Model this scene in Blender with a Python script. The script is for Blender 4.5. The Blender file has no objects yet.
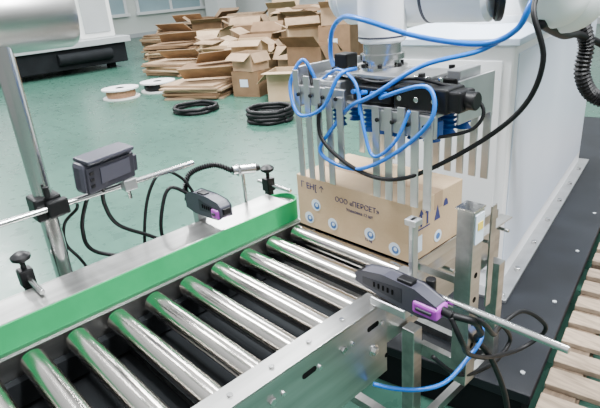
import bpy, math, random
from mathutils import Vector, Matrix, Euler
random.seed(7)
COL=bpy.context.scene.collection

# ------------------------------------------------------------------ materials
def mat(name,col,rough=.5,metal=0.0,var=0.0,scale=8,bump=0.0,bscale=60,col2=None,stretch=None,coat=0,emit=None,spec=None):
    m=bpy.data.materials.new(name); m.use_nodes=True
    nt=m.node_tree; N=nt.nodes; L=nt.links; b=N["Principled BSDF"]
    b.inputs["Base Color"].default_value=(*col,1); b.inputs["Roughness"].default_value=rough
    b.inputs["Metallic"].default_value=metal
    if coat: b.inputs["Coat Weight"].default_value=coat
    if spec is not None: b.inputs["Specular IOR Level"].default_value=spec
    tc=N.new("ShaderNodeTexCoord"); mp=N.new("ShaderNodeMapping"); L.new(tc.outputs["Object"],mp.inputs[0])
    if stretch: mp.inputs["Scale"].default_value=stretch
    nz=N.new("ShaderNodeTexNoise"); nz.inputs["Scale"].default_value=scale; nz.inputs["Detail"].default_value=5
    L.new(mp.outputs[0],nz.inputs["Vector"])
    c2=col2 if col2 else tuple(max(0,c*(1-var)) for c in col)
    r=N.new("ShaderNodeValToRGB"); r.color_ramp.elements[0].position=.35; r.color_ramp.elements[1].position=.68
    r.color_ramp.elements[0].color=(*c2,1); r.color_ramp.elements[1].color=(*col,1)
    L.new(nz.outputs["Fac"],r.inputs[0]); L.new(r.outputs[0],b.inputs["Base Color"])
    if bump:
        n2=N.new("ShaderNodeTexNoise"); n2.inputs["Scale"].default_value=bscale; L.new(mp.outputs[0],n2.inputs["Vector"])
        bp=N.new("ShaderNodeBump"); bp.inputs["Strength"].default_value=bump; bp.inputs["Distance"].default_value=.01
        L.new(n2.outputs["Fac"],bp.inputs["Height"]); L.new(bp.outputs[0],b.inputs["Normal"])
    if emit:
        b.inputs["Emission Color"].default_value=(*emit[0],1); b.inputs["Emission Strength"].default_value=emit[1]
    return m
M={}
M['chrome']=mat("chrome_roller",(.60,.57,.53),.18,1,.2,3,stretch=(.3,6,6))
M['steel']=mat("stainless_steel",(.50,.50,.485),.32,1,.28,4,stretch=(8,.6,8))
M['steelp']=mat("polished_steel",(.64,.64,.63),.2,1,.1,6)
M['alu']=mat("aluminium",(.58,.59,.60),.36,.9,.2,9)
M['green']=mat("green_belt",(.014,.31,.105),.65,0,.12,14,spec=.15)
M['black']=mat("black_plastic",(.006,.006,.007),.42,0,.3,20,spec=.3)
M['rubber']=mat("black_cable",(.004,.004,.005),.5,0,.2,20,spec=.3)
M['slot']=mat("dark_hole",(.003,.003,.003),.8,spec=.1)
M['slate']=mat("slate_housing",(.022,.022,.032),.45,0,.15,12,spec=.35)
M['slate2']=mat("slate_light",(.050,.050,.068),.42,0,.12,12,spec=.4)
M['purple']=mat("purple_plastic",(.36,.04,.42),.35,0,.1,10)
M['white']=mat("white_robot_paint",(.82,.83,.84),.32,0,.03,3)
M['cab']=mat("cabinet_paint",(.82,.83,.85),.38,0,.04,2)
M['cab2']=mat("cabinet_side_bluish",(.60,.67,.78),.40,0,.06,2)  # bluer and darker than the front panel
M['lid']=mat("cabinet_lid_shaded",(.52,.61,.72),.40,0,.06,2)  # light blue darkened to stand in for shading behind the white arm
M['blue']=mat("blue_hose",(.003,.15,.62),.3,0,.1,10)
M['bluecup']=mat("blue_silicone",(.004,.09,.40),.4,0,.15,30)
M['card']=mat("cardboard",(.52,.385,.245),.75,0,.12,7,col2=(.47,.34,.205),bump=.12,bscale=120,spec=.2)
M['card2']=mat("cardboard_dull",(.24,.15,.085),.85,0,.25,5,spec=.15)
M['card3']=mat("cardboard_light",(.41,.285,.18),.85,0,.25,5,spec=.15)
M['cardin']=mat("cardboard_inside_shade",(.09,.055,.03),.9,0,.2,5,spec=.1)  # cardboard colour darkened for the shade inside open boxes
M['ink']=mat("print_ink",(.03,.035,.13),.7)
M['lblue']=mat("label_blue",(.04,.13,.36),.6)
M['lwhite']=mat("label_white",(.62,.71,.80),.5)
M['yellow']=mat("yellow_tag",(.75,.55,.08),.5)
M['plat']=mat("dark_platform_steel",(.010,.012,.016),.5,0,.4,6,spec=.3)
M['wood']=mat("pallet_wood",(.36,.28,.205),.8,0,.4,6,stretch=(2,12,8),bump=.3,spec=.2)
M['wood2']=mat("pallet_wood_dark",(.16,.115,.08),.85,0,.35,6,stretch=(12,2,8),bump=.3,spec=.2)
M['wall']=mat("wall_paint",(.62,.66,.62),.7,0,.05,.6)
M['wallw']=mat("wall_white",(.80,.82,.80),.7,0,.04,.6)
M['glass']=mat("window_glass",(.30,.42,.46),.1,0,.15,.7)  # bluish reflection painted into the base colour
M['frame']=mat("window_frame",(.72,.74,.74),.4)
M['mach']=mat("machine_dark",(.012,.014,.016),.8,0,.3,4,spec=.15)
M['machg']=mat("machine_grey",(.42,.45,.46),.5,0,.1,2)
M['spool']=mat("spool_flange",(.78,.78,.76),.5,0,.05,5)
M['orange']=mat("spool_wire",(.42,.22,.12),.5,0,.3,30)
M['panel']=mat("light_panel",(1,1,1),.5,emit=((1,.99,.97),14))
def floor_mat():
    m=bpy.data.materials.new("green_epoxy_floor"); m.use_nodes=True
    nt=m.node_tree;N=nt.nodes;L=nt.links;b=N["Principled BSDF"]
    tc=N.new("ShaderNodeTexCoord")
    n1=N.new("ShaderNodeTexNoise");n1.inputs["Scale"].default_value=.7;n1.inputs["Detail"].default_value=6
    n2=N.new("ShaderNodeTexNoise");n2.inputs["Scale"].default_value=9;n2.inputs["Detail"].default_value=8
    L.new(tc.outputs["Object"],n1.inputs["Vector"]);L.new(tc.outputs["Object"],n2.inputs["Vector"])
    r=N.new("ShaderNodeValToRGB");e=r.color_ramp.elements
    e[0].position=.3;e[0].color=(.034,.096,.070,1);e[1].position=.72;e[1].color=(.052,.138,.102,1)
    L.new(n1.outputs["Fac"],r.inputs[0])
    r2=N.new("ShaderNodeValToRGB");r2.color_ramp.elements[0].position=.3;r2.color_ramp.elements[0].color=(.8,.8,.8,1)
    r2.color_ramp.elements[1].position=.6;r2.color_ramp.elements[1].color=(1,1,1,1);L.new(n2.outputs["Fac"],r2.inputs[0])
    mx=N.new("ShaderNodeMix");mx.data_type='RGBA';mx.blend_type='MULTIPLY';mx.inputs[0].default_value=1
    L.new(r.outputs[0],mx.inputs[6]);L.new(r2.outputs[0],mx.inputs[7]);L.new(mx.outputs[2],b.inputs["Base Color"])
    mr=N.new("ShaderNodeMapRange");mr.inputs[3].default_value=.20;mr.inputs[4].default_value=.38
    L.new(n2.outputs["Fac"],mr.inputs[0]);L.new(mr.outputs[0],b.inputs["Roughness"])
    b.inputs["Specular IOR Level"].default_value=.32
    return m
M['floor']=floor_mat()

# ------------------------------------------------------------------ mesh helpers
class Group:
    def __init__(s,name): s.name=name; s.parts=[]
    def add(s,name,verts,faces,m,smooth=False,bevel=0):
        me=bpy.data.meshes.new(name); me.from_pydata([tuple(v) for v in verts],[],faces); me.validate(); me.update()
        me.materials.append(M[m])
        if smooth:
            for p in me.polygons: p.use_smooth=True
        ob=bpy.data.objects.new(name,me); COL.objects.link(ob)
        if bevel:
            b=ob.modifiers.new("bevel","BEVEL"); b.width=bevel; b.segments=2; b.limit_method='ANGLE'
        s.parts.append(ob); return ob
    def box(s,name,c,d,m,rot=(0,0,0),bevel=0.0):
        E=Euler(rot).to_matrix(); c=Vector(c)
        v=[c+E@Vector((x*d[0]/2,y*d[1]/2,z*d[2]/2)) for x in(-1,1) for y in(-1,1) for z in(-1,1)]
        f=[(0,1,3,2),(4,6,7,5),(0,4,5,1),(2,3,7,6),(0,2,6,4),(1,5,7,3)]
        return s.add(name,v,f,m,bevel=bevel)
    def bb(s,name,x0,x1,y0,y1,z0,z1,m,bevel=0.0):
        return s.box(name,((x0+x1)/2,(y0+y1)/2,(z0+z1)/2),(abs(x1-x0),abs(y1-y0),abs(z1-z0)),m,bevel=bevel)
    def prism(s,name,poly,z0,z1,m,bevel=0):
        n=len(poly); v=[(p[0],p[1],z0) for p in poly]+[(p[0],p[1],z1) for p in poly]
        f=[tuple(range(n-1,-1,-1)),tuple(range(n,2*n))]+[(i,(i+1)%n,n+(i+1)%n,n+i) for i in range(n)]
        return s.add(name,v,f,m,bevel=bevel)
    def lathe(s,name,p,d,prof,m,seg=28):
        p=Vector(p); d=Vector(d).normalized(); a=d.orthogonal().normalized(); b=d.cross(a)
        v=[];f=[]
        for t,r in prof:
            for i in range(seg):
                an=2*math.pi*i/seg; v.append(p+d*t+(a*math.cos(an)+b*math.sin(an))*r)
        for k in range(len(prof)-1):
            for i in range(seg):
                j=(i+1)%seg; f.append((k*seg+i,k*seg+j,(k+1)*seg+j,(k+1)*seg+i))
        f.append(tuple(range(seg-1,-1,-1))); o=(len(prof)-1)*seg; f.append(tuple(range(o,o+seg)))
        ob=s.add(name,v,f,m,smooth=True)
        me=ob.data
        for poly in me.polygons:
            if len(poly.vertices)>4: poly.use_smooth=False
        me.set_sharp_from_angle(angle=math.radians(35))
        return ob
    def cyl(s,name,p1,p2,r,m,seg=24,ch=None):
        p1=Vector(p1);p2=Vector(p2);l=(p2-p1).length
        c=min(r*.12,l*.2,.004) if ch is None else ch
        return s.lathe(name,p1,p2-p1,[(0,r-c),(c,r),(l-c,r),(l,r-c)],m,seg)
    def tube(s,name,pts,r,m,seg=10,sub=8,rib=0):
        P=[Vector(p) for p in pts]; Q=[]
        n=len(P)
        for i in range(n-1):
            p0=P[max(i-1,0)];p1=P[i];p2=P[i+1];p3=P[min(i+2,n-1)]
            for k in range(sub):
                t=k/sub
                Q.append(.5*((2*p1)+(p2-p0)*t+(2*p0-5*p1+4*p2-p3)*t*t+(3*p1-p0-3*p2+p3)*t**3))
        Q.append(P[-1])
        v=[];f=[];a=None
        for i,q in enumerate(Q):
            d=(Q[min(i+1,len(Q)-1)]-Q[max(i-1,0)]).normalized()
            if a is None: a=d.orthogonal().normalized()
            a=(a-d*a.dot(d)).normalized(); b=d.cross(a)
            rr=r*(1+(rib if i%2 else -rib))
            for j in range(seg):
                an=2*math.pi*j/seg; v.append(q+(a*math.cos(an)+b*math.sin(an))*rr)
        for i in range(len(Q)-1):
            for j in range(seg):
                k=(j+1)%seg; f.append((i*seg+j,i*seg+k,(i+1)*seg+k,(i+1)*seg+j))
        f.append(tuple(range(seg-1,-1,-1))); o=(len(Q)-1)*seg; f.append(tuple(range(o,o+seg)))
        return s.add(name,v,f,m,smooth=not rib)
    def text(s,name,body,loc,rot,size,m,extr=.0004):
        c=bpy.data.curves.new(name,"FONT"); c.body=body; c.size=size; c.extrude=extr; c.align_x='LEFT'
        o=bpy.data.objects.new(name+"_tmp",c); COL.objects.link(o)
        o.matrix_world=Matrix.LocRotScale(Vector(loc),Euler(rot),Vector((1,1,1)))
        bpy.context.view_layer.update()
        dg=bpy.context.evaluated_depsgraph_get()
        me=bpy.data.meshes.new_from_object(o.evaluated_get(dg)); me.transform(o.matrix_world)
        bpy.data.objects.remove(o); me.materials.clear(); me.materials.append(M[m])
        ob=bpy.data.objects.new(name,me); COL.objects.link(ob); s.parts.append(ob)
    def disc(s,name,c,n,r,m,th=.002):
        n=Vector(n).normalized(); c=Vector(c); return s.cyl(name,c,c+n*th,r,m,24,.0001)
    def done(s):
        bpy.context.view_layer.update()
        lo=Vector((1e9,)*3);hi=Vector((-1e9,)*3)
        for o in s.parts:
            for v in o.data.vertices:
                for i in range(3):
                    lo[i]=min(lo[i],v.co[i]);hi[i]=max(hi[i],v.co[i])
        c=Vector(((lo.x+hi.x)/2,(lo.y+hi.y)/2,lo.z))
        e=bpy.data.objects.new(s.name,None); e.empty_display_size=.1; COL.objects.link(e); e.location=c
        for o in s.parts:
            o.parent=e; o.location=-c
        return e
def rotz(p,c,a):
    x,y=p[0]-c[0],p[1]-c[1]; return (c[0]+x*math.cos(a)-y*math.sin(a),c[1]+x*math.sin(a)+y*math.cos(a))

def single(name,x0,x1,y0,y1,z0,z1,m):
    v=[(x,y,z) for x in(x0,x1) for y in(y0,y1) for z in(z0,z1)]
    f=[(0,1,3,2),(4,6,7,5),(0,4,5,1),(2,3,7,6),(0,2,6,4),(1,5,7,3)]
    me=bpy.data.meshes.new(name);me.from_pydata(v,[],f);me.materials.append(M[m])
    o=bpy.data.objects.new(name,me);COL.objects.link(o);return o

# ------------------------------------------------------------------ room
single("floor",-22,8,-6,16,-.1,0,'floor')
single("wall_left",-20.3,-20,-6,15,0,5,'wall')
single("wall_back",-20.3,8,15,15.3,0,5,'wallw')
single("baseboard_left",-20,-19.95,-6,15,0,.15,'machg')
single("baseboard_back",-20,8,14.95,15,0,.15,'machg')
k=1
for y0 in (0.2,3.6,7.0,10.4):
    g=Group("window_%d"%k); k+=1
    g.bb("glass",-19.98,-19.93,y0,y0+2.9,.9,3.2,'glass')
    for yy in (y0,y0+1.45,y0+2.9): g.bb("mullion",-19.99,-19.88,yy-.05,yy+.05,.85,3.25,'frame')
    g.bb("sill",-19.99,-19.8,y0-.1,y0+3,.8,.9,'frame')
    g.bb("head",-19.99,-19.88,y0-.05,y0+2.95,3.2,3.3,'frame')
    g.done()
for x0 in (-17.5,-13.0):
    g=Group("window_%d"%k); k+=1
    g.bb("glass",x0,x0+3.4,14.93,14.98,1.1,3.2,'glass')
    for xx in (x0,x0+1.7,x0+3.4): g.bb("mullion",xx-.05,xx+.05,14.88,14.99,1.05,3.25,'frame')
    g.bb("sill",x0-.1,x0+3.5,14.8,14.99,1.0,1.1,'frame')
    g.done()
single("trim_1",-19.5,-18.6,13.2,14.1,0,5,'wallw')
single("trim_2",-10.2,-9.4,14.2,14.95,0,5,'wallw')

# ------------------------------------------------------------------ conveyor
g=Group("roller_conveyor")
Y0=-.229
ry=[Y0+.108*i for i in range(17)]
for i,y in enumerate(ry):
    z=.7195
    g.cyl("roller_%d"%i,(-1.214,y,z),(-.756,y,z),.0305,'chrome',36,.002)
    g.cyl("bearing_left_%d"%i,(-1.226,y,z),(-1.213,y,z),.020,'black',16)
    g.cyl("bearing_right_%d"%i,(-.757,y,z),(-.744,y,z),.020,'black',16)
    g.cyl("axle_%d"%i,(-1.25,y,z),(-.68,y,z),.006,'steelp',10)
g.bb("left_side_plate",-1.238,-1.232,-.35,1.56,.60,.742,'steel')
g.bb("left_bottom_flange",-1.275,-1.232,-.35,1.56,.598,.603,'steel')
g.bb("right_side_plate_inner",-.742,-.738,-.35,.872,.62,.768,'steel')
g.bb("right_top_flange",-.742,-.684,-.35,.872,.768,.773,'steel',.001)
g.bb("right_side_plate_outer",-.688,-.684,-.35,.872,.56,.7675,'steel')
g.bb("right_end_plate",-.738,-.689,.868,.872,.60,.7675,'steel')
g.bb("right_rear_plate",-.742,-.737,.873,1.56,.58,.742,'steel')
g.bb("right_rear_flange",-.737,-.70,.873,1.56,.738,.743,'steel')
for i in range(11):
    y=-.26+.108*i
    n=12; pts=[]
    for a in range(n):
        an=2*math.pi*a/n; cx=.014 if math.cos(an)>0 else -.014
        pts.append((y+cx+.008*math.cos(an),.725+.008*math.sin(an)))
    v=[(-.6835,p[0],p[1]) for p in pts]+[(-.6842,p[0],p[1]) for p in pts]
    if i%2==0:
        g.add("slot_%d"%i,v,[tuple(range(n)),tuple(range(2*n-1,n-1,-1))]+[(j,(j+1)%n,n+(j+1)%n,n+j) for j in range(n)],'slot')
    else:
        g.cyl("axle_nut_%d"%i,(-.684,y,.722),(-.677,y,.722),.009,'steelp',6)
    if i%3==1:
        g.cyl("bolt_%d"%i,(-.684,y,.655),(-.674,y,.655),.010,'steelp',6)
        g.cyl("washer_%d"%i,(-.684,y,.655),(-.681,y,.655),.016,'steelp',18)
        g.cyl("hole_%d"%i,(-.6845,y+.05,.61),(-.6835,y+.05,.61),.007,'slot',14,.0001)
    g.cyl("top_screw_%d"%i,(-.712,y+.03,.773),(-.712,y+.03,.777),.006,'steelp',12)
for i,y in enumerate((-.15,.45,1.0,1.5)):
    g.bb("cross_member_%d"%i,-1.232,-.742,y-.02,y+.02,.61,.64,'steel')
for i,y in enumerate((-.15,.48,1.02,1.5)):
    for sx,x in (("left",-1.255),("right",-.712)):
        g.bb("leg_%s_%d"%(sx,i),x-.02,x+.02,y-.02,y+.02,.06,.60,'steel',.002)
        g.cyl("foot_rod_%s_%d"%(sx,i),(x,y,.012),(x,y,.065),.008,'steelp',10)
        g.cyl("foot_%s_%d"%(sx,i),(x,y,0),(x,y,.015),.03,'black',18)
    g.bb("leg_brace_%d"%i,-1.235,-.732,y-.015,y+.015,.2,.23,'steel')
for sx,x in (("left",-1.255),("right",-.712)):
    g.bb("stringer_%s"%sx,x-.012,x+.012,-.13,1.48,.20,.23,'steel')
g.bb("gap_shade_sheet",-1.230,-.744,-.34,1.54,.604,.609,'mach')  # near-black sheet added to paint the shade in the roller gaps
g.bb("drive_chain_guard",-1.230,-1.205,-.34,1.54,.62,.685,'mach')
# side belt unit
g.bb("belt_cover",-1.374,-1.2575,-.35,1.085,.808,.8185,'steel',.002)
g.bb("belt_cover_rear",-1.378,-1.374,-.35,1.085,.70,.8185,'steel')
g.bb("belt_slider_bed",-1.345,-1.2575,-.35,1.07,.755,.807,'steel')
g.bb("belt_base_plate",-1.372,-1.239,-.35,1.12,.742,.7465,'steel')
g.cyl("belt_pulley",(-1.305,1.09,.752),(-1.305,1.09,.807),.047,'steelp',32)
path=[(-1.252,-.36)]
for i in range(40): path.append((-1.252,-.36+1.45*(i+1)/40))
for i in range(1,17):
    an=math.pi*i/16; path.append((-1.305+.053*math.cos(an),1.09+.053*math.sin(an)))
path.append((-1.358,1.0)); path.append((-1.358,-.36))
v=[];f=[];n=len(path)
for i,(x,y) in enumerate(path):
    a=Vector(path[max(i-1,0)]);b=Vector(path[min(i+1,n-1)]);t=(b-a).normalized();nx,ny=-t.y,t.x
    zt=.817 if i<n-2 else .806
    for (o,z) in ((0,.747),(.005,.747),(.005,zt),(0,zt)): v.append((x+nx*o,y+ny*o,z))
for i in range(n-1):
    for j in range(4):
        k2=(j+1)%4; f.append((i*4+j,i*4+k2,i*4+4+k2,i*4+4+j))
f+= [(0,1,2,3),(4*n-1,4*n-2,4*n-3,4*n-4)]
g.add("green_side_belt",v,f,'green')
def knob(g,x,y,z,tag):
    g.bb("clamp_block_"+tag,x-.018,x+.018,y-.018,y+.018,z-.03,z+.02,'black',.004)
    g.cyl("stud_"+tag,(x,y,z+.02),(x,y,z+.05),.007,'black',12)
    g.lathe("knob_"+tag,(x,y,z+.042),(0,0,1),[(0,.014),(.006,.024),(.016,.026),(.022,.018),(.026,.012)],'black',12)
    g.bb("post_"+tag,x-.012,x+.012,y-.012,y+.012,z-.14,z-.03,'black',.002)
    g.cyl("cross_rod_"+tag,(x-.06,y,z-.005),(x+.12,y,z-.005),.007,'steelp',14)
knob(g,-1.43,.285,.835,"near"); knob(g,-1.43,1.14,.832,"far")
g.bb("guide_bracket_near",-1.45,-1.372,.27,.31,.693,.705,'steel')
g.bb("guide_bracket_far",-1.45,-1.372,1.10,1.16,.690,.702,'steel')
# stop frame at the right of the carton
g.bb("upright_0",-.556,-.550,1.03,1.075,.48,.985,'steel',.001)
g.bb("upright_flange_0",-.595,-.556,1.030,1.034,.48,.985,'steel',.001)
g.bb("upright_1",-.682,-.676,1.37,1.40,.50,.85,'steel',.001)
g.bb("side_guide",-.706,-.700,1.02,1.46,.775,.805,'steel',.001)
g.bb("side_guide_arm",-.70,-.595,1.03,1.036,.78,.80,'steel')
g.bb("upright_arm",-.70,-.556,1.04,1.06,.66,.70,'steel')
g.bb("upright_arm_lower",-.70,-.556,1.04,1.06,.50,.54,'steel')
g.bb("tag_plate",-.550,-.547,1.034,1.072,.90,.975,'lwhite'); g.bb("tag_label",-.5472,-.545,1.042,1.064,.935,.955,'yellow')
g.bb("upright_cap",-.598,-.548,1.026,1.078,.985,.989,'steelp')
for i in range(4): g.cyl("upright_hole_%d"%i,(-.5500,1.052,.60+.07*i),(-.5495,1.052,.60+.07*i),.008,'slot',14,.0001)
g.done()

# ------------------------------------------------------------------ carton
g=Group("cardboard_carton")
cx0,cx1,cy0,cy1,cz0,cz1=-1.215,-.762,1.087,1.345,.7505,.928
g.bb("carton_body",cx0,cx1,cy0,cy1,cz0,cz1,'card',.003)
g.bb("tape_strip",cx0-.0005,cx1+.0005,1.195,1.235,cz1-.0002,cz1+.0006,'card3')
g.bb("tape_end",cx1,cx1+.0008,1.195,1.235,cz1-.05,cz1,'card3')
fr=(math.pi/2,0,0)
yf=cy0-.0012
g.text("print_symbols","\u0413 EH[ \u2191",(-1.195,yf,.888),fr,.030,'ink')
g.text("print_company","\u041e\u041e\u041e \u00ab\u041f\u0415\u0420\u0421\u0415\u0422\u00bb",(-1.045,yf,.873),fr,.023,'ink')
g.text("print_line","\u0423\u043f\u0430\u043a\u043e\u0432\u043a\u0430 12 \u0448\u0442",(-1.0,yf,.852),fr,.014,'ink')
g.text("print_weight","12 kg",(-.93,yf,.775),fr,.013,'ink')
for i,(x,z) in enumerate(((-1.13,.838),(-1.165,.785),(-1.06,.79),(-.91,.80),(-.82,.78))):
    g.disc("seal_%d"%i,(x,yf+.0008,z),(0,-1,0),.020,'lwhite',.001)
    g.disc("seal_core_%d"%i,(x+.003,yf,z-.002),(0,-1,0),.012,'lblue',.0008)
    g.disc("seal_spot_%d"%i,(x+.004,yf-.0008,z+.001),(0,-1,0),.006,'lwhite',.0006)
xs=cx1+.0008
def sidepoly(name,pts,m):
    n=len(pts)
    v=[(xs,p[0],p[1]) for p in pts]+[(xs+.0006,p[0],p[1]) for p in pts]
    g.add(name,v,[tuple(range(n)),tuple(range(2*n-1,n-1,-1))]+[(j,(j+1)%n,n+(j+1)%n,n+j) for j in range(n)],m)
for i,y in enumerate((1.13,1.16)):
    sidepoly("arrow_%d"%i,[(y-.004,.85),(y+.004,.85),(y+.004,.885),(y+.011,.885),(y,.903),(y-.011,.885),(y-.004,.885)],'ink')
sidepoly("arrow_base",[(1.117,.842),(1.173,.842),(1.173,.846),(1.117,.846)],'ink')
sidepoly("triangle_mark",[(1.195,.845),(1.225,.845),(1.21,.89)],'ink')
sidepoly("umbrella",[(1.24,.875),(1.265,.875),(1.26,.892),(1.252,.898),(1.245,.892)],'ink')
sidepoly("side_label",[(1.10,.775),(1.135,.775),(1.135,.825),(1.10,.825)],'lwhite')
g.disc("side_seal",(xs,1.215,.79),(1,0,0),.019,'lwhite',.0008); g.disc("side_seal_core",(xs+.0008,1.215,.79),(1,0,0),.010,'lblue',.0006)
g.done()

# ------------------------------------------------------------------ sensor stand
g=Group("steel_pole_stand")
px,py=-1.45,.385
g.cyl("pole",(px,py,.0),(px,py,1.44),.024,'steelp',32)
g.cyl("pole_base",(px,py,0),(px,py,.02),.08,'steel',32)
g.bb("pole_bracket",px-.04,-1.380,py-.03,py+.03,.715,.74,'steel',.003)
g.bb("pole_bracket_plate",px-.045,px+.045,py-.035,py+.035,.742,.755,'steel',.003)
g.bb("cross_clamp",px-.034,px+.034,py-.036,py+.036,.965,1.03,'black',.006)
g.bb("cross_clamp_ear",px+.03,px+.055,py-.01,py+.045,.975,1.02,'black',.005)
g.cyl("horizontal_rod",(px+.04,.05,1.0),(px+.04,.83,1.0),.0085,'steelp',18)
g.lathe("blur_patch_drum",(-1.52,.16,1.475),(.15,1,0),[(0,.06),(.01,.082),(.02,.086),(.40,.086),(.415,.078),(.42,.04)],'steel',40)  # made-up steel drum standing in for a blurred logo patch
g.cyl("clamp_handle",(px+.04,py,1.03),(px+.04,py,1.06),.008,'black',10)
g.done()
g=Group("touch_panel_controller")
rot=(0,.12,.25)
hc=Vector((-1.40,.545,1.065))
E=Euler(rot).to_matrix()
def hb(name,off,d,m,bev=.0): g.box(name,hc+E@Vector(off),d,m,rot=rot,bevel=bev)
hb("housing",(0,0,0),(.05,.175,.09),'slate2',.014)
hb("front_bezel",(.027,0,-.004),(.006,.160,.074),'slate',.003)
hb("display",(.031,.012,.0),(.003,.10,.045),'slate2')
hb("top_hood",(.008,0,.048),(.064,.155,.012),'slate2',.004)
hb("side_lug",(0,.095,-.01),(.03,.02,.05),'slate',.004)
for i in range(3): hb("button_%d"%i,(.031,-.065,-.02+.018*i),(.003,.012,.008),'black')
g.bb("rod_clamp",-1.435,-1.385,.585,.625,.985,1.02,'alu',.004)
g.cyl("rod_clamp_bolt",(-1.41,.605,.955),(-1.41,.605,1.05),.006,'steelp',10)
g.done()
g=Group("cable_bundle")
g.tube("cable_a",[(-1.40,.50,1.02),(-1.42,.48,.98),(-1.44,.46,.9),(-1.45,.48,.82),(-1.43,.60,.75),(-1.42,.7,.68),(-1.45,.75,.5)],.006,'rubber')
g.tube("cable_b",[(-1.40,.53,1.02),(-1.42,.53,.96),(-1.43,.56,.88),(-1.43,.66,.80),(-1.42,.74,.72),(-1.43,.78,.5)],.006,'rubber')
g.tube("cable_c",[(-1.40,.45,.99),(-1.42,.45,.97),(-1.45,.42,.93),(-1.45,.41,.87),(-1.44,.44,.8),(-1.46,.5,.62)],.0045,'rubber')
g.tube("cable_d",[(-1.43,.82,.885),(-1.45,.76,.93),(-1.45,.72,.88),(-1.45,.70,.78),(-1.44,.74,.7),(-1.45,.82,.4)],.006,'rubber')
g.tube("cable_e",[(-1.43,.83,.885),(-1.44,.80,.95),(-1.45,.74,.99),(-1.45,.68,.93),(-1.45,.64,.8),(-1.45,.62,.62)],.005,'rubber')
g.tube("cable_f",[(-1.42,.82,.87),(-1.44,.90,.80),(-1.45,.95,.70),(-1.45,.85,.66)],.0045,'rubber')
g.done()

# ------------------------------------------------------------------ print heads
def printhead(name,nose,L,y,z,dirx,near):
    g=Group(name)
    if near: prof=[(0,-.008),(0,.010),(.02,.020),(L*.35,.030),(L*.75,.026),(L,.004),(L,-.026),(L*.8,-.034),(L*.35,-.024),(.03,-.016)]
    else: prof=[(0,-.016),(0,.014),(.015,.026),(L*.35,.032),(L*.8,.030),(L,.012),(L,-.026),(L*.75,-.034),(L*.35,-.030),(.02,-.026)]
    w=.020;n=len(prof)
    v=[(nose+dirx*p[0],y-w,z+p[1]) for p in prof]+[(nose+dirx*p[0],y+w,z+p[1]) for p in prof]
    g.add("housing",v,[tuple(range(n)),tuple(range(2*n-1,n-1,-1))]+[(j,(j+1)%n,n+(j+1)%n,n+j) for j in range(n)],'slate2',bevel=.004)
    p2=[(.02,-.010),(.02,.008),(L*.6,.018),(L*.6,-.020)]
    for sgn in(-1,1):
        yy=y+sgn*(w+.001)
        v=[(nose+dirx*p[0],yy,z+p[1]) for p in p2]+[(nose+dirx*p[0],yy-sgn*.002,z+p[1]) for p in p2]
        g.add("side_panel_%d"%(sgn+1),v,[(0,1,2,3),(7,6,5,4)]+[(j,(j+1)%4,4+(j+1)%4,4+j) for j in range(4)],'slate')
    for i in range(5):
        a=nose+dirx*L*(.25+.06*i); g.bb("vent_%d"%i,a-.002,a+.002,y-w-.003,y-w-.001,z-.006,z+.006,'slot')
    if near: pa,pb,zp=nose+dirx*L*.74,nose+dirx*L*1.03,z-.010
    else: pa,pb,zp=nose+dirx*L*.04,nose+dirx*L*.24,z-.008
    g.bb("purple_cartridge",min(pa,pb),max(pa,pb),y-w-.006,y+w+.002,zp-.017,zp+.013,'purple',.006)
    g.bb("cartridge_handle",min(pa,pb)+.012,max(pa,pb)-.012,y-w-.011,y-w-.005,zp-.005,zp+.003,'slate',.002)
    g.bb("top_latch",nose+dirx*L*.6-.02,nose+dirx*L*.6+.02,y-.012,y+.012,z+.024,z+.036,'black',.003)
    g.bb("nozzle_plate",nose-dirx*.004-.003,nose-dirx*.004+.003,y-.013,y+.013,z-.008,z+.010,'black',.001)
    g.cyl("cable_gland",(nose+dirx*L,y,z-.008),(nose+dirx*(L+.03),y,z-.012),.010,'black',14)
    return g
g=printhead("inkjet_print_head",-1.240,.19,.815,.884,-1,False)
g.bb("mount_foot",-1.41,-1.380,.80,.83,.70,.853,'alu',.002)
g.cyl("sensor_barrel",(-1.39,.96,.94),(-1.37,1.04,.93),.016,'steelp',20)
g.cyl("sensor_cap",(-1.37,1.04,.93),(-1.368,1.055,.928),.012,'black',16)
g.cyl("sensor_nut",(-1.385,.975,.938),(-1.383,.985,.937),.021,'steelp',6)
g.cyl("sensor_post",(-1.388,1.0,.70),(-1.388,1.0,.92),.006,'steelp',12)
g.tube("corrugated_hose",[(-1.39,.96,.94),(-1.42,.92,.965),(-1.44,.87,.965),(-1.45,.83,.95),(-1.45,.81,.91),(-1.44,.81,.89)],.009,'black',10,14,.18)
g.done()
g=printhead("inkjet_print_head",-.745,.222,.855,.834,1,True)
g.cyl("mount_rod",(-.72,.888,.832),(-.268,.888,.829),.008,'steelp',18)
g.bb("rod_clamp",-.665,-.625,.878,.915,.806,.86,'alu',.004)
g.bb("vertical_bar",-.635,-.623,.893,.915,.74,.995,'alu',.002)
g.bb("bar_hook",-.645,-.614,.890,.918,.98,.995,'alu',.002)
g.bb("mount_arm",-.70,-.60,.83,.93,.776,.798,'alu',.003)
g.cyl("clamp_knob",(-.57,.888,.832),(-.57,.888,.87),.012,'black',12)
g.tube("power_cable",[(-.495,.855,.822),(-.46,.88,.81),(-.47,.93,.76),(-.50,1.0,.69),(-.54,1.06,.62),(-.52,1.12,.52),(-.5,1.19,.33),(-.5,1.22,.1)],.008,'rubber')
g.tube("signal_cable",[(-.495,.86,.822),(-.45,.9,.80),(-.46,.98,.72),(-.5,1.08,.66),(-.53,1.18,.60),(-.54,1.26,.50),(-.54,1.16,.48),(-.56,1.02,.52),(-.6,.95,.6)],.006,'rubber')
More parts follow.
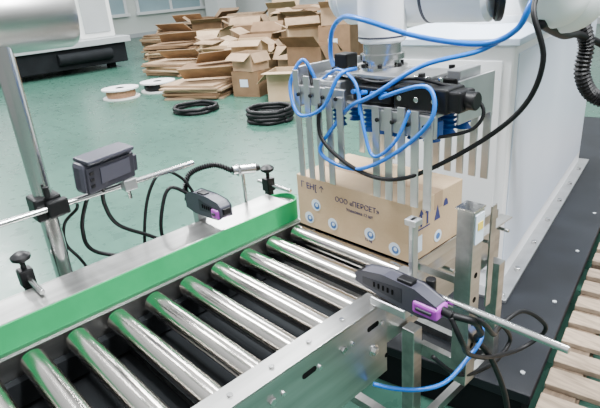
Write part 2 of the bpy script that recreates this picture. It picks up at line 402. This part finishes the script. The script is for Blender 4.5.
g.tube("coiled_cable",[(-.495,.85,.82),(-.47,.86,.76),(-.50,.95,.66),(-.52,1.1,.55),(-.50,1.25,.50),(-.46,1.3,.56),(-.50,1.22,.64),(-.52,1.1,.62)],.006,'rubber')
g.done()
g=Group("air_hose")
g.tube("hose",[(-.672,.80,.57),(-.63,.83,.56),(-.58,.87,.56),(-.55,.93,.56),(-.54,1.0,.58),(-.53,1.06,.62),(-.548,1.1,.64)],.0055,'blue')
g.done()

# ------------------------------------------------------------------ gripper
g=Group("vacuum_gripper")
for side,y in (("front",1.072),("rear",1.362)):
    for i,x in enumerate((-1.165,-1.122,-1.079,-1.036,-.995,-.868,-.827,-.786,-.745,-.706)):
        top=(1.265,1.25,1.245,1.225,1.20,1.19,1.19,1.195,1.19,1.18)[i]
        g.bb("finger_%s_%d"%(side,i),x-.0115,x+.0115,y-.0025,y+.0025,.935 if i!=4 else 1.0,top,'alu',.001)
    for i,(a,b,zz) in enumerate(((-1.180,-.98,1.165),(-.885,-.690,1.125))):
        g.bb("comb_bar_%s_%d"%(side,i),a,b,y+(.003 if side=="front" else -.015),y+(.015 if side=="front" else -.003),zz,zz+.055,'alu',.002)
        for j in range(4):
            x=a+.025+j*(b-a-.05)/3; s=-1 if side=="front" else 1
            g.cyl("comb_bolt_%s_%d_%d"%(side,i,j),(x,y+s*.002,zz+.03),(x,y+s*.008,zz+.03),.006,'black',8)
g.bb("lower_plate",-1.15,-.70,1.095,1.345,1.172,1.182,'alu',.002)
g.bb("upper_plate",-1.10,-.76,1.13,1.31,1.245,1.257,'alu',.002)
for i,(x,y) in enumerate(((-1.08,1.15),(-.78,1.15),(-1.08,1.29),(-.78,1.29))):
    g.cyl("spacer_%d"%i,(x,y,1.182),(x,y,1.245),.010,'steelp',14)
    g.cyl("cap_screw_%d"%i,(x,y,1.257),(x,y,1.267),.009,'black',12)
g.bb("cylinder_block_left",-1.13,-1.02,1.105,1.165,1.19,1.235,'alu',.004)
g.bb("cylinder_block_right",-.82,-.665,1.085,1.165,1.185,1.245,'black',.005)
g.bb("cylinder_head_right",-.675,-.635,1.09,1.16,1.19,1.24,'black',.005)
g.cyl("cylinder_barrel_right",(-.69,1.125,1.217),(-.61,1.125,1.217),.022,'black',20)
for i in range(3): g.cyl("cylinder_bolt_%d"%i,(-.80+.05*i,1.085,1.215),(-.80+.05*i,1.080,1.215),.007,'steelp',10)
g.cyl("cylinder_barrel_left",(-1.19,1.2,1.215),(-1.10,1.2,1.215),.020,'steelp',20)
g.bb("valve_block",-.97,-.84,1.10,1.15,1.19,1.23,'black',.003)
g.bb("side_frame_left",-1.187,-1.180,1.09,1.345,1.15,1.27,'alu',.002)
g.bb("side_frame_right",-.690,-.683,1.17,1.345,1.14,1.25,'alu',.002)
g.bb("clamp_rail",-1.15,-.70,1.20,1.225,1.19,1.24,'steel',.002)
for i in range(5): g.bb("rail_carriage_%d"%i,-1.14+.095*i,-1.09+.095*i,1.19,1.24,1.182,1.25,'alu' if i%2 else 'black',.003)
for i in range(4): g.cyl("fitting_%d"%i,(-.955+.033*i,1.10,1.215),(-.955+.033*i,1.082,1.218),.0065,'blue',10)
for i in range(3): g.cyl("top_fitting_%d"%i,(-.79+.035*i,1.14,1.24),(-.79+.035*i,1.14,1.262),.007,'steelp',10)
g.bb("sensor_box",-1.10,-1.05,1.17,1.22,1.257,1.30,'black',.004)
g.bb("bracket_right",-.74,-.70,1.2,1.3,1.182,1.27,'alu',.003)
prof=[(0,.012)]
for i in range(4): prof+=[(.008+i*.013,.014),(.013+i*.013,.022),(.018+i*.013,.014)]
prof+=[(.066,.020),(.070,.023)]
n=0
for y in (1.14,1.215,1.29):
    for x in (-1.06,-.94,-.89,-.84,-.79,-.74):
        g.lathe("bellows_cup_%d"%n,(x,y,1.170),(0,0,-1),prof,'bluecup',18); n+=1
g.bb("blue_manifold",-.84,-.69,1.088,1.115,1.12,1.165,'bluecup',.004)
g.lathe("wrist_flange",(-.955,1.215,1.257),(0,0,1),[(0,.07),(.012,.07),(.012,.05),(.03,.05),(.03,.062),(.045,.062),(.045,.054),(.073,.054)],'steelp',40)
for i in range(6):
    a=i*math.pi/3; g.cyl("flange_bolt_%d"%i,(-.955+.058*math.cos(a),1.215+.058*math.sin(a),1.269),(-.955+.058*math.cos(a),1.215+.058*math.sin(a),1.277),.006,'black',10)
g.tube("air_line_main",[(-1.10,1.18,1.24),(-1.14,1.2,1.29),(-1.13,1.2,1.36),(-1.06,1.17,1.40),(-.95,1.12,1.40),(-.79,1.15,1.355),(-.65,1.2,1.335),(-.57,1.2,1.365),(-.54,1.2,1.42),(-.55,1.3,1.5)],.007,'blue')
g.tube("air_line_a",[(-1.13,1.12,1.23),(-1.16,1.10,1.29),(-1.19,1.07,1.22),(-1.14,1.05,1.14),(-1.04,1.05,1.17),(-.99,1.07,1.26),(-.98,1.13,1.27)],.0055,'blue')
g.tube("air_line_b",[(-1.0,1.08,1.14),(-1.06,1.05,1.04),(-.93,1.05,1.01),(-.79,1.05,1.08),(-.69,1.06,1.18),(-.72,1.08,1.25),(-.86,1.08,1.21)],.0055,'blue')
g.tube("air_line_c",[(-1.03,1.09,1.12),(-.955,1.075,1.18),(-.88,1.075,1.215),(-.76,1.12,1.29),(-.65,1.2,1.32),(-.57,1.22,1.37)],.006,'blue')
g.tube("air_line_d",[(-.93,1.08,1.215),(-.90,1.06,1.13),(-.86,1.05,1.06),(-.79,1.05,1.11),(-.76,1.07,1.19)],.0045,'blue')
g.tube("air_line_e",[(-1.10,1.12,1.235),(-1.02,1.10,1.27),(-.94,1.08,1.24),(-.92,1.07,1.16)],.0045,'blue')
g.tube("signal_loop",[(-.54,1.25,1.46),(-.51,1.15,1.41),(-.48,1.15,1.31),(-.52,1.15,1.20),(-.64,1.12,1.09),(-.78,1.06,1.01),(-.92,1.05,1.01),(-1.05,1.05,1.08),(-1.06,1.06,1.18)],.006,'rubber')
g.tube("signal_line",[(-1.08,1.2,1.27),(-1.0,1.14,1.25),(-.90,1.12,1.24),(-.76,1.12,1.258),(-.62,1.15,1.21),(-.62,1.13,1.15),(-.72,1.08,1.12)],.0045,'rubber')
g.tube("signal_line_rear",[(-1.17,1.13,1.28),(-1.12,1.1,1.2),(-1.06,1.08,1.19),(-1.0,1.09,1.2)],.0045,'rubber')
g.done()

# ------------------------------------------------------------------ robot
g=Group("robot_arm")
A=Vector((-.90,1.91)); ang=math.radians(11)
u=Vector((-math.cos(ang),-math.sin(ang))); w_=Vector((-math.sin(ang),math.cos(ang)))
def cp(a,b): q=A+u*a+w_*b; return (q.x,q.y)
W,D=.58,1.9
g.prism("pedestal_body",[cp(0,0),cp(0,D),cp(W,D),cp(W,0)],.2,1.235,'cab',.01)
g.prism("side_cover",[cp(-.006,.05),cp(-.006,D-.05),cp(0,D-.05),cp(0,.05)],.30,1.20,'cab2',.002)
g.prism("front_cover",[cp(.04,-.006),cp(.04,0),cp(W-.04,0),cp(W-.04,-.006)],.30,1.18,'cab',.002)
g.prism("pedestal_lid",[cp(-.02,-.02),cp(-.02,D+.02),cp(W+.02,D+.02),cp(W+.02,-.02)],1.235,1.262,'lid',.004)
g.prism("base_flange",[cp(-.06,-.07),cp(-.06,D+.05),cp(W+.05,D+.05),cp(W+.05,-.07)],.2,.216,'alu',.003)
n=0
for a in (-.035,.15,.35,.54):
    q=cp(a,-.045); g.cyl("base_bolt_%d"%n,(*q,.216),(*q,.232),.014,'steelp',6); n+=1
for b in (.2,.5,.8,1.1,1.4,1.7):
    q=cp(-.035,b); g.cyl("base_bolt_%d"%n,(*q,.216),(*q,.232),.014,'steelp',6); n+=1
tb=cp(.28,.75)
g.lathe("turret",(tb[0],tb[1],1.262),(0,0,1),[(0,.22),(.03,.22),(.03,.19),(.22,.19),(.26,.16)],'white',40)
def capsule(name,p1,p2,r,m):
    p1=Vector(p1);p2=Vector(p2);l=(p2-p1).length
    pr=[(-r*math.cos(a)*.9,max(.004,r*math.sin(a))) for a in [i*math.pi/16 for i in range(0,9)]]
    pr2=[(l+r*math.sin(a)*.9,max(.004,r*math.cos(a))) for a in [i*math.pi/16 for i in range(0,9)]]
    g.lathe(name,p1,p2-p1,pr+pr2,m,32)
capsule("shoulder",(tb[0]-.1,tb[1],1.52),(tb[0]+.3,tb[1]+.05,1.52),.14,'white')
capsule("upper_arm",(tb[0]+.26,tb[1]+.02,1.44),(-.60,1.55,1.42),.10,'white')
capsule("elbow",(-.60,1.47,1.42),(-.62,1.36,1.62),.085,'white')
g.cyl("elbow_ring",(-.69,1.33,1.455),(-.675,1.34,1.455),.083,'black',36)
g.cyl("forearm",(-1.12,1.27,1.452),(-.69,1.33,1.452),.080,'white',40,.01)
g.cyl("forearm_seam",(-.86,1.306,1.452),(-.85,1.307,1.452),.0812,'slate2',40)
g.cyl("forearm_cap",(-1.16,1.265,1.452),(-1.12,1.27,1.452),.066,'white',36,.015)
g.cyl("wrist",(-.955,1.215,1.332),(-.955,1.215,1.52),.066,'white',40,.006)
g.cyl("wrist_ring",(-.955,1.215,1.345),(-.955,1.215,1.35),.0672,'slate2',40)
g.tube("corrugated_conduit",[(-.72,1.8,1.42),(-.68,1.85,1.34),(-.66,1.9,1.25),(-.66,1.9,1.15),(-.63,1.95,1.07),(-.55,2.0,1.05),(-.42,2.05,1.12)],.024,'rubber',12,16,.12)
g.tube("arm_cable",[(-.60,1.4,1.36),(-.62,1.6,1.31),(-.66,1.85,1.28),(-.60,2.0,1.2),(-.55,2.05,1.05)],.012,'rubber')
g.done()
g=Group("robot_platform")
pa=math.radians(11); pc=(-.52,1.41)
poly=[rotz(p,pc,pa) for p in ((pc[0],pc[1]),(pc[0],5.2),(pc[0]-1.3,5.2),(pc[0]-1.3,pc[1]))]
g.prism("deck",poly,.16,.2,'plat',.004)
inn=[rotz(p,pc,pa) for p in ((pc[0]-.03,pc[1]+.03),(pc[0]-.03,5.17),(pc[0]-1.27,5.17),(pc[0]-1.27,pc[1]+.03))]
g.prism("skirt",inn,.0,.16,'mach',0)
for i in range(8):
    q=rotz((pc[0]-.05,pc[1]+.1+.5*i),pc,pa); g.cyl("deck_bolt_%d"%i,(*q,.2),(*q,.206),.009,'machg',6)
g.done()

# ------------------------------------------------------------------ pallets
def pallet(x0,y0,rz):
    g=Group("wooden_pallet"); c=(x0,y0)
    def pb(name,a0,a1,b0,b1,z0,z1,m):
        g.prism(name,[rotz(p,c,rz) for p in ((a0,b0),(a1,b0),(a1,b1),(a0,b1))],z0,z1,m,.003)
    for i in range(9):
        b=y0+i*.135; pb("deck_board_%d"%i,x0,x0+1.1,b,b+.095+random.uniform(-.012,.008),.152,.174,'wood')
    for j in range(3):
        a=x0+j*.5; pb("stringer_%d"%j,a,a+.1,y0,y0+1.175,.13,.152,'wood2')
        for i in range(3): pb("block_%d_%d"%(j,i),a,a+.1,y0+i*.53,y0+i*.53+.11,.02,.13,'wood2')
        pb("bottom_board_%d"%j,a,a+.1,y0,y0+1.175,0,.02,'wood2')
    g.done()
for i in range(3):
    q=rotz((pc[0]+.02,pc[1]-.15+i*1.24),pc,pa); pallet(q[0],q[1],pa)

# ------------------------------------------------------------------ background machine
g=Group("industrial_machine")
g.bb("base",-15.5,-12.0,.6,5.8,.12,.55,'mach',.02)
g.bb("table_top",-15.6,-11.9,.5,5.9,.55,.68,'machg',.01)
for i,(x,y) in enumerate(((-15.2,1.0),(-12.3,1.0),(-12.3,3.4),(-12.3,5.5),(-15.2,5.5))):
    g.bb("leg_%d"%i,x-.08,x+.08,y-.08,y+.08,0,.12,'mach')
g.bb("housing",-15.3,-12.9,.8,3.6,.68,2.3,'machg',.03)
g.bb("door_panel",-12.9,-12.87,1.2,3.4,.85,2.2,'wallw',.01)
g.bb("column",-12.9,-12.2,4.9,5.7,.68,3.2,'wallw',.02)
g.bb("column_door",-12.2,-12.17,5.0,5.6,.8,3.0,'machg',.01)
g.bb("motor",-12.6,-12.2,4.0,4.5,.68,1.0,'mach',.03)
g.cyl("roller",(-11.95,4.2,.35),(-11.95,5.4,.35),.12,'mach',20)
g.done()

# ------------------------------------------------------------------ cardboard
def carton(name,x,y,z,d,rz,m,open_=True):
    g=Group(name); c=(x,y)
    L,Wd,H=d
    def pr(nm,a0,a1,b0,b1,z0,z1,mm): g.prism(nm,[rotz((x+p[0],y+p[1]),c,rz) for p in ((a0,b0),(a1,b0),(a1,b1),(a0,b1))],z+z0,z+z1,mm,0)
    if not open_:
        pr("body",-L/2,L/2,-Wd/2,Wd/2,0,H,m); pr("tape",-L/2,L/2,-.03,.03,H,H+.003,'card3'); pr("tape_side",-L/2-.002,-L/2,-.03,.03,H-.12,H,'card3')
        pr("label",-L*.2,L*.1,-Wd/2-.003,-Wd/2,H*.4,H*.7,'lwhite'); g.done(); return
    t=.008
    pr("bottom",-L/2,L/2,-Wd/2,Wd/2,0,t,m)
    pr("side_1",-L/2,L/2,-Wd/2,-Wd/2+t,t,H,m);pr("side_2",-L/2,L/2,Wd/2-t,Wd/2,t,H,m)
    pr("side_3",-L/2,-L/2+t,-Wd/2+t,Wd/2-t,t,H,m);pr("side_4",L/2-t,L/2,-Wd/2+t,Wd/2-t,t,H,m)
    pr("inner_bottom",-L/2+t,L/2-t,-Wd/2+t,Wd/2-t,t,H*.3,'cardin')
    for k,(ax,s,ln,wd) in enumerate((("y",-1,Wd/2,L),("y",1,Wd/2,L),("x",-1,L/2*.7,Wd),("x",1,L/2*.7,Wd))):
        an=random.uniform(-1.1,.8); dx=ln*math.cos(an);dz=ln*math.sin(an)
        if ax=="y": q=[(-wd/2,s*Wd/2,0),(wd/2,s*Wd/2,0),(wd/2,s*(Wd/2+dx),dz),(-wd/2,s*(Wd/2+dx),dz)]
        else: q=[(s*L/2,-wd/2,0),(s*L/2,wd/2,0),(s*(L/2+dx),wd/2,dz),(s*(L/2+dx),-wd/2,dz)]
        v=[]
        for o in (0,.006):
            for p in q:
                r=rotz((x+p[0],y+p[1]),c,rz); v.append((r[0],r[1],z+H+p[2]+o))
        g.add("flap_%d"%k,v,[(0,1,2,3),(7,6,5,4)]+[(j,(j+1)%4,4+(j+1)%4,4+j) for j in range(4)],random.choice(['card3',m]))
    g.done()
def flats(x,y,n,d,rz,z=0):
    g=Group("flattened_cardboard_stack")
    for i in range(n):
        r=rz+random.uniform(-.15,.15); th=random.uniform(.02,.035)
        cx=x+random.uniform(-.06,.06);cy=y+random.uniform(-.06,.06)
        poly=[rotz((cx+a*d[0]/2,cy+b*d[1]/2),(cx,cy),r) for a,b in ((-1,-1),(1,-1),(1,1),(-1,1))]
        g.prism("sheet_%d"%i,poly,z,z+th,random.choice(['card','card2','card3','card2']),0); z+=th+.004
    g.box("leaning_sheet",(x+.1,y+.1,z+.13),(.8,.01,.45),'card3',rot=(1.1,0,rz+.3))
    g.done()
flats(-7.1,4.5,7,(.95,.65),.5); flats(-7.9,5.35,10,(1.0,.75),.9)
flats(-9.6,5.6,8,(1.1,.7),.3); flats(-10.9,6.4,14,(1.0,.8),.7); flats(-12.4,7.2,18,(1.1,.9),.2)
flats(-13.9,8.6,20,(1.2,.9),.5)
L_=[(-5.55,5.05,.62,.45,.40,.55,'card',1),(-6.05,5.95,.6,.5,.60,.25,'card2',1),(-6.35,4.95,.45,.38,.36,.35,'card2',0),
(-6.95,5.45,.5,.42,.42,1.0,'card3',0),(-7.0,6.6,.65,.5,.5,.2,'card3',1),(-7.9,6.45,.6,.5,.55,.7,'card2',1),
(-8.8,6.2,.6,.5,.45,.2,'card',1),(-6.9,7.5,.6,.5,.75,.4,'card2',0),(-7.9,7.6,.7,.5,.7,.9,'card',1),
(-8.9,7.3,.7,.55,.6,.5,'card2',1),(-9.8,6.9,.65,.5,.5,.1,'card3',1),(-10.1,8.0,.75,.6,.7,.8,'card2',0),
(-8.9,8.7,.8,.6,.85,.3,'card3',1),(-7.7,8.7,.7,.55,.95,.1,'card2',0),(-11.2,7.7,.7,.5,.6,.4,'card',1),
(-11.4,9.0,.8,.6,.8,.6,'card3',1),(-10.2,9.6,.8,.6,.9,.2,'card2',1),(-12.7,8.6,.8,.6,.7,.9,'card2',1),
(-13.0,10.2,.9,.7,.8,.3,'card3',0),(-11.8,10.6,.8,.7,.9,.7,'card',1),(-14.3,10.0,.9,.7,.7,.1,'card2',1),(-15.2,9.2,.9,.7,.6,.5,'card3',1)]
for (x,y,a,b,h,rz,m,o) in L_: carton("cardboard_box",x,y,0,(a,b,h),rz,m,bool(o))
carton("cardboard_box",-6.35,4.95,.365,(.4,.34,.25),.1,'card3',True)
carton("cardboard_box",-6.9,7.5,.755,(.55,.45,.3),.6,'card3',True)
carton("cardboard_box",-6.95,5.45,.425,(.5,.4,.3),.6,'card',True)

def spool(x,y,col):
    g=Group("cable_spool")
    g.lathe("bottom_flange",(x,y,0),(0,0,1),[(0,.29),(.02,.29)],'spool',40)
    g.lathe("winding",(x,y,.02),(0,0,1),[(0,.22),(.05,.235),(.12,.22)],col,32)
    g.lathe("top_flange",(x,y,.14),(0,0,1),[(0,.29),(.02,.29)],'spool',40)
    g.cyl("hub_hole",(x,y,.16),(x,y,.163),.07,'slot',24)
    g.done()
spool(-8.25,3.75,'orange'); spool(-8.2,4.40,'black')
def coil(x,y,r,n):
    g=Group("hose_coil")
    for i in range(n):
        pts=[(x+(r+random.uniform(-.02,.02))*math.cos(a*math.pi/8),y+(r+random.uniform(-.02,.02))*math.sin(a*math.pi/8),.025+.04*i) for a in range(17)]
        g.tube("loop_%d"%i,pts,.024,'rubber',8,4)
    g.done()
coil(-4.85,4.0,.26,4); coil(-6.2,3.82,.29,2)

# ------------------------------------------------------------------ lights
for i,(x,y) in enumerate(((-3.5,.5),(-1.5,3.2),(-6.5,4.5),(1.2,1.2),(-10,8),(-12,2))):
    g=Group("ceiling_light")
    g.bb("luminaire_panel",x-1.2,x+1.2,y-.12,y+.12,4.40,4.43,'panel')
    g.bb("luminaire_housing",x-1.22,x+1.22,y-.14,y+.14,4.43,4.5,'white')
    g.done()
    l=bpy.data.lights.new("area","AREA");l.shape='RECTANGLE';l.size=2.4;l.size_y=.5;l.energy=500;l.color=(.97,.985,1.0)
    o=bpy.data.objects.new("lamp_glow",l);COL.objects.link(o);o.location=(x,y,4.38)
w=bpy.data.worlds.new("World");bpy.context.scene.world=w;w.use_nodes=True
nt=w.node_tree;bg=nt.nodes["Background"];bg.inputs[1].default_value=1.65
tc=nt.nodes.new("ShaderNodeTexCoord");sp=nt.nodes.new("ShaderNodeSeparateXYZ");rp=nt.nodes.new("ShaderNodeValToRGB")
nt.links.new(tc.outputs["Generated"],sp.inputs[0]);nt.links.new(sp.outputs[2],rp.inputs[0])
rp.color_ramp.elements[0].position=0;rp.color_ramp.elements[0].color=(.25,.26,.26,1)
rp.color_ramp.elements[1].position=.7;rp.color_ramp.elements[1].color=(.92,.96,1.0,1)
nt.links.new(rp.outputs[0],bg.inputs[0])

# ------------------------------------------------------------------ camera
R=Matrix(((.6897,-.2321,.6859),(.7202,.3163,-.6175),(-.0737,.9199,.3853)))
q=R.to_quaternion(); q.normalize()
cd=bpy.data.cameras.new("camera");cd.sensor_width=36;cd.lens=529/600*36;cd.clip_start=.05;cd.clip_end=200
co=bpy.data.objects.new("camera",cd);COL.objects.link(co)
co.matrix_world=Matrix.LocRotScale(Vector((0,0,1.5)),q,Vector((1,1,1)))
bpy.context.scene.camera=co
